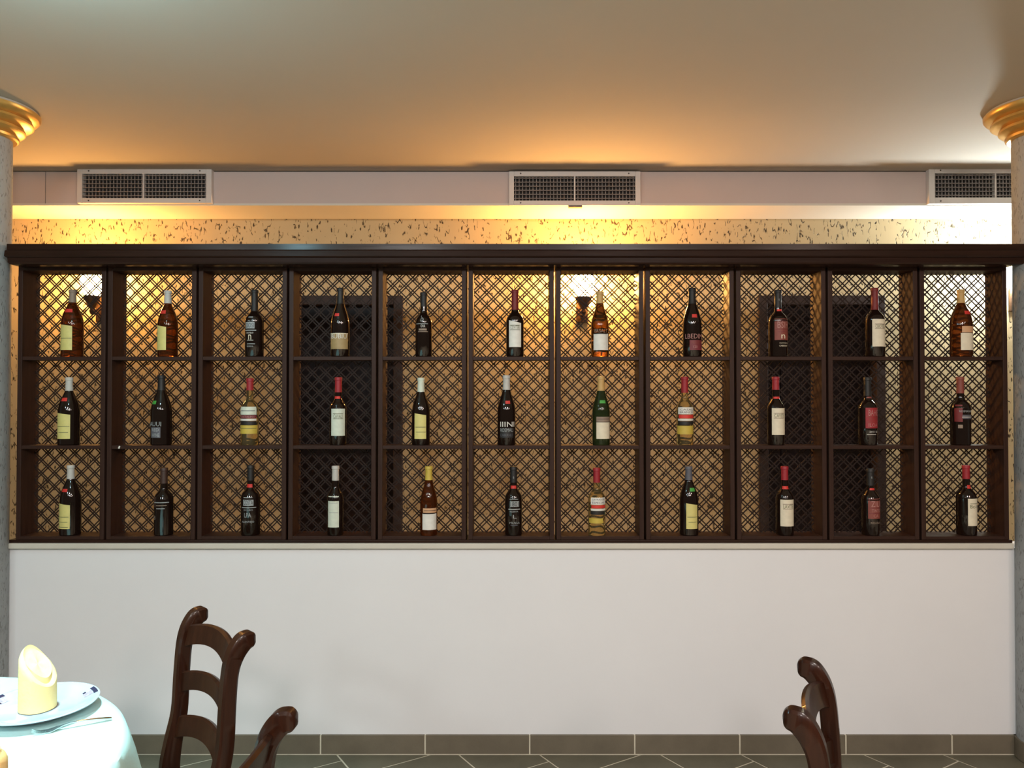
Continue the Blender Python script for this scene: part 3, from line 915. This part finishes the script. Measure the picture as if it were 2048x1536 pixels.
add(at=(3, 8), x=1377, top=930, base=1066, w=37, shape='flask', glass='black_glass', cap=('dimgrey', 957), seal=('green', 1376, 1386, 971, 978),
    labels=[(YL, 1368, 1391, 1001, 1052, 4)], lines=[('olive', 1370, 1390, 1028, 1029), ('olive', 1372, 1388, 1038, 1039)], label='black bottle with slanted yellow label and green seal, bottom of the eighth rack')
add(at=(3, 9), x=1568, top=929, base=1065, w=34, shape='bordeaux', glass='black_glass', cap=('crimson', 956), seal=('red', 1562, 1573, 967, 973),
    labels=[('cream', 1555, 1582, 993, 1046)], texts=[('LAVITE', 1560, 1579, 1003, 1010, 'olive')], lines=[('taupe', 1559, 1580, 1001.5, 1002.5), ('taupe', 1559, 1580, 1011, 1012)], label='black bottle with tall cream label and red capsule, bottom of the ninth rack')
add(at=(3, 10), x=1739, top=935, base=1066, w=34, shape='bordeaux', glass='black_glass', cap=('black', 968), seal=('red', 1735, 1746, 972, 976),
    labels=[('brick', 1728, 1756, 992, 1032)], texts=[('ZILU', 1733, 1754, 997, 1008, 'rose'), ('TINTO', 1734, 1752, 1013, 1019, 'rose'), ('CA', 1737, 1747, 1023, 1029, 'rose'), ('RESERVA', 1732, 1752, 1038, 1042, 'taupe', 1), ('6', 1736, 1741, 948, 953, 'grey', 1)],
    lines=[('maroon', 1729, 1755, 1010, 1011), ('maroon', 1729, 1755, 1021, 1022)], label='black bottle with brick red label, bottom of the tenth rack')
add(at=(3, 11), x=1931, top=930, base=1068, w=37, shape='bordeaux', glass='black_glass', cap=('crimson', 957), seal=('red', 1929, 1941, 968, 975),
    labels=[('cream', 1924, 1951, 994, 1048)], texts=[('Bc-11', 1928, 1946, 1006, 1013, 'olive')], lines=[('olive', 1928, 1949, 1003.5, 1004.5)], label='black bottle with cream label turned right, bottom of the rightmost rack')
for b in BT:
    bottle(b)

# ------------------------------------------------------------------ laid table
TC = (-1.536, 1.617)
TZ = 0.760
TR = 0.655
tb = empty('round_table', (TC[0], TC[1], 0))
tag(tb, 'round dining table under the pale tablecloth at the lower left', 'table')
MB().lathe([(0, TZ - 0.035), (TR - 0.004, TZ - 0.035), (TR - 0.004, TZ - 0.004), (0, TZ - 0.004)], 64).build('tabletop', 'chair', tb)
MB().lathe([(0, 0.0), (0.26, 0.0), (0.27, 0.02), (0.08, 0.06), (0.05, 0.12), (0.06, 0.4), (0.045, 0.65), (0.12, TZ - 0.036), (0, TZ - 0.036)], 32).build('pedestal', 'chair', tb, smooth=True)
# tablecloth
rows = []
nseg = 160
for r, z, amp in [(0.001, TZ, 0), (0.2, TZ, 0), (0.4, TZ, 0), (0.58, TZ, 0), (TR - 0.02, TZ, 0), (TR - 0.006, TZ - 0.0015, 0), (TR + 0.003, TZ - 0.008, 0.0), (TR + 0.009, TZ - 0.025, 0.002), (TR + 0.016, TZ - 0.06, 0.006),
                  (TR + 0.024, TZ - 0.12, 0.013), (TR + 0.032, TZ - 0.19, 0.022), (TR + 0.036, TZ - 0.255, 0.026)]:
    rows.append([(((r + amp * (math.sin(a * 13) + 0.4 * math.sin(a * 7 + 1))) * math.sin(a)), -((r + amp * (math.sin(a * 13) + 0.4 * math.sin(a * 7 + 1))) * math.cos(a)), z)
                 for a in [2 * math.pi * i / nseg for i in range(nseg + 1)]])
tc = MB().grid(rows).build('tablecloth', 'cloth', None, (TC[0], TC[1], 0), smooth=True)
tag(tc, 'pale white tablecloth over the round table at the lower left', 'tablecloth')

# plates
PLP = [(0.0, 0.0), (0.078, 0.0), (0.080, 0.004), (0.092, 0.009), (0.125, 0.021), (0.140, 0.026), (0.1405, 0.0285), (0.138, 0.029), (0.124, 0.0245), (0.096, 0.014), (0.086, 0.0095), (0.0, 0.0085)]


def plate(x, y, label, motifs):
    p = empty('plate', (x, y, TZ + 0.0004))
    tag(p, label, 'plate')
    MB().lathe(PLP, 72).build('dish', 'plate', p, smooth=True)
    rp = [(r, z) for r, z in PLP[7:11]][::-1]

    def zr(r):
        for (r0, z0), (r1, z1) in zip(rp[:-1], rp[1:]):
            if r0 <= r <= r1:
                return z0 + (z1 - z0) * (r - r0) / (r1 - r0)
        return 0.03
    for a0 in motifs:
        for name, mat, ra, rb, b0, b1 in (('rim_band', 'plate_navy', 0.126, 0.136, -0.02, 0.32), ('rim_print', 'plate_pink', 0.104, 0.125, 0.0, 0.26), ('rim_dot', 'plate_navy', 0.106, 0.113, 0.22, 0.30)):
            rws = []
            for j in range(4):
                r = ra + (rb - ra) * j / 3
                rws.append([(r * math.sin(a0 + b0 + (b1 - b0) * i / 8), -r * math.cos(a0 + b0 + (b1 - b0) * i / 8), zr(r) + (0.0009 if name == 'rim_dot' else 0.0006)) for i in range(9)])
            MB().grid(rws).build(name, mat, p, smooth=True)
    return p


plate(-1.225, 2.005, 'pale blue white plate with dark rim prints under the yellow napkin', (2.15, 4.35))
plate(-0.980, 1.430, 'pale plate under the napkin tinted as if by warm light beyond the lower left picture edge', (1.0,))


def napkin(x, y, z, label, mat, lean, h0=0.157, h1=0.068):
    """a napkin rolled into a standing tube, its top folded over on a slant"""
    n = 56
    R0 = 0.0425

    def top(a, f=1.0):
        t = 0.5 + 0.5 * f * math.cos(a - lean)
        return h1 + (h0 - h1) * t ** 0.95 + 0.0018 * math.sin(3 * a + 1)
    rows = []
    for u in (0, 0.02, 0.1, 0.25, 0.4, 0.55, 0.7, 0.82, 0.9, 0.955, 0.985, 1.0):
        row = []
        for i in range(n + 1):
            a = 2 * math.pi * i / n
            rr = R0 * (1.04 - 0.05 * u) * (1 + 0.012 * math.cos(2 * a + 3 * u)) - 0.010 * max(0, (u - 0.9) / 0.1) ** 2
            seamd = ((a - lean - 1.9 + math.pi) % (2 * math.pi)) - math.pi
            rr += 0.0022 * (1 / (1 + math.exp(-seamd * 14)) - 0.5) * math.exp(-seamd * seamd * 1.2)
            row.append((rr * math.sin(a), -rr * math.cos(a), top(a) * u))
        rows.append(row)
    for f, dz_ in ((0.74, 0.0025), (0.62, 0.0005), (0.50, 0.0015), (0.36, -0.001), (0.2, 0.0005), (0.001, -0.001)):
        row = []
        for i in range(n + 1):
            a = 2 * math.pi * i / n
            row.append((f * R0 * math.sin(a), -f * R0 * math.cos(a), top(a, f) + dz_))
        rows.append(row)
    o = MB().grid(rows).build('folded_napkin', mat, None, (x, y, z), smooth=True)
    tag(o, label, 'napkin')
    return o


napkin(-1.232, 2.012, TZ + 0.0112, 'pale yellow napkin rolled into a slanted tube standing on the plate', 'napkin', R(-105))
napkin(-0.980, 1.430, TZ + 0.0112, 'cream napkin tinted peach as if by warm light, cut off by the lower left picture edge', 'napkin_warm_lit', R(-60), 0.170, 0.146)

# fork
fk = empty('fork', (-1.162, 1.876, TZ + 0.001))
d = Vector((-1.02 + 1.162, 1.958 - 1.876))
fk.rotation_euler = (0, 0, math.atan2(d.y, d.x))
tag(fk, 'steel fork lying on the tablecloth in front of the plate', 'fork')
Lf = 0.172
path = [(0.050, 0.004, 0.010), (0.058, 0.0055, 0.0065), (0.066, 0.008, 0.0038), (0.08, 0.0105, 0.003), (0.11, 0.0105, 0.0034), (0.14, 0.008, 0.0048), (0.162, 0.005, 0.0058), (0.170, 0.004, 0.0045), (Lf, 0.004, 0.002)]
mb = MB()
mb.rings([[(x, -w, z), (x, w, z), (x, w, z + 0.0022), (x, -w, z + 0.0022)] for x, z, w in path])
mb.build('handle', 'steel', fk, smooth=True)
mb = MB()
mb.rings([[(x, -w, z), (x, w, z), (x, w, z + 0.0018), (x, -w, z + 0.0018)] for x, z, w in ((0.030, 0.0006, 0.0112), (0.036, 0.0006, 0.012), (0.044, 0.002, 0.0115), (0.0505, 0.004, 0.0095))])
mb.build('fork_head', 'steel', fk, smooth=True)
for k in range(4):
    yy = -0.0093 + 0.0062 * k
    mb = MB()
    mb.rings([[(x, yy - w, z), (x, yy + w, z), (x, yy + w, z + 0.0016), (x, yy - w, z + 0.0016)] for x, z, w in ((0.031, 0.0006, 0.0019), (0.018, 0.0012, 0.0018), (0.008, 0.004, 0.0015), (0.0, 0.0085, 0.0006))])
    mb.build('tine', 'steel', fk, smooth=True)


# ------------------------------------------------------------------ chairs
def sweep_post(path, sx, name, root, x):
    """path: (y, z, depth, width)"""
    rings = []
    for i, (y, z, dp, wd) in enumerate(path):
        y0, z0 = path[max(0, i - 1)][:2]
        y1, z1 = path[min(len(path) - 1, i + 1)][:2]
        t = Vector((0, y1 - y0, z1 - z0)).normalized()
        n = Vector((0, t.z, -t.y))
        c = Vector((0, y, z))
        ch = 0.28
        rg = []
        for u, v in ((1, 1 - ch), (1 - ch, 1), (-1 + ch, 1), (-1, 1 - ch), (-1, -1 + ch), (-1 + ch, -1), (1 - ch, -1), (1, -1 + ch)):
            p = c + Vector((u * wd / 2, 0, 0)) + n * (v * dp / 2)
            rg.append((p.x, p.y, p.z))
        rings.append(rg)
    return MB().rings(rings).build(name, 'chair', root, (x, 0, 0), smooth=True)


def curve_path(keys, n=5):
    out = []
    for j in range(len(keys) - 1):
        p0, p1, p2, p3 = keys[max(0, j - 1)], keys[j], keys[j + 1], keys[min(len(keys) - 1, j + 2)]
        for q in range(n):
            u = q / n
            out.append(tuple(0.5 * (2 * b + (c - a) * u + (2 * a - 5 * b + 4 * c - d) * u * u + (3 * b - a - 3 * c + d) * u ** 3) for a, b, c, d in zip(p0, p1, p2, p3)))
    out.append(keys[-1])
    return out


POST = [(-0.075, 0.0, 0.032, 0.030), (-0.030, 0.22, 0.038, 0.032), (0.018, 0.40, 0.050, 0.034), (0.030, 0.47, 0.054, 0.034), (0.020, 0.55, 0.048, 0.034), (0.002, 0.64, 0.043, 0.033), (-0.004, 0.75, 0.041, 0.033),
        (-0.011, 0.838, 0.041, 0.034), (-0.024, 0.884, 0.046, 0.036), (-0.044, 0.914, 0.050, 0.038), (-0.058, 0.921, 0.048, 0.038), (-0.070, 0.922, 0.042, 0.035), (-0.078, 0.9225, 0.028, 0.026), (-0.081, 0.9225, 0.008, 0.010)]


def post_y(z):
    pl = [p for p in POST[3:9]]
    for p, q in zip(pl[:-1], pl[1:]):
        if p[1] <= z <= q[1]:
            return p[0] + (q[0] - p[0]) * (z - p[1]) / (q[1] - p[1])
    return pl[-1][0]


def make_chair():
    root = empty('dining_chair', (0, 0, 0))
    tag(root, 'x', 'chair', 'ladder back dining chairs')
    hw = 0.167
    pth = curve_path(POST)
    for s in (-1, 1):
        sweep_post(pth, s, 'back_post', root, s * hw)
    for z0, z1, bow in ((0.835, 0.897, 0.024), (0.700, 0.760, 0.026), (0.566, 0.628, 0.028)):
        rings = []
        n = 14
        for i in range(n + 1):
            u = -1 + 2 * i / n
            x = u * (hw - 0.008)
            arch = 0.024 * (1 - u * u)
            bw = -bow * (1 - u * u)
            zt, zb = z1 + arch, z0 + arch * 1.25
            yt, yb = post_y(min(z1, 0.90)) + bw, post_y(z0) + bw
            th = 0.017
            rings.append([(x, yb - th / 2, zb), (x, yt - th / 2, zt - 0.004), (x, yt, zt), (x, yt + th / 2, zt - 0.004), (x, yb + th / 2, zb)])
        MB().rings(rings).build('back_rail', 'chair', root, smooth=True)
    # seat
    sw0, sw1 = 0.19, 0.225
    out = [(-sw0, 0.045), (-sw1, 0.42), (-sw1 + 0.05, 0.455), (sw1 - 0.05, 0.455), (sw1, 0.42), (sw0, 0.045)]
    MB().rings([[(x, y, 0.447) for x, y in out], [(x * 1.01, y, 0.458) for x, y in out], [(x, y, 0.472) for x, y in out]]).build('seat', 'seat', root, bevel=0.004)
    for s in (-1, 1):
        MB().box(s * 0.186 - 0.011, s * 0.186 + 0.011, 0.03, 0.40, 0.385, 0.446).build('apron', 'chair', root)
        sweep_post([(0.415, 0.0, 0.032, 0.030), (0.415, 0.2, 0.038, 0.036), (0.415, 0.446, 0.042, 0.042)], s, 'leg', root, s * 0.190)
        MB().box(s * 0.184 - 0.009, s * 0.184 + 0.009, -0.04, 0.40, 0.17, 0.195).build('stretcher', 'chair', root)
    MB().box(-0.175, 0.175, 0.405, 0.425, 0.385, 0.446).build('apron', 'chair', root)
    MB().box(-0.16, 0.16, 0.005, 0.022, 0.385, 0.446).build('apron', 'chair', root)
    return root


def copy_tree(o, parent=None):
    c = o.copy(); COL.objects.link(c)
    c.parent = parent
    for ch in list(o.children):
        copy_tree(ch, c)
    return c


proto = make_chair()
for i, (x, y, a, label) in enumerate(((-0.890, 2.222, 133.1, 'dark red brown ladder back chair at the far side of the laid table'),
                                      (-0.535, 1.446, 87.0, 'dark chair seen nearly edge on, its back end cut off by the lower picture edge'),
                                      (0.712, 1.742, -115.2, 'dark red brown chair on the right, seen from the side without a table'))):
    o = proto if i == 0 else copy_tree(proto)
    o.location = (x, y, 0)
    o.rotation_euler = (0, 0, R(a))
    o.scale = (1, 1, 0.985)
    o['label'] = label
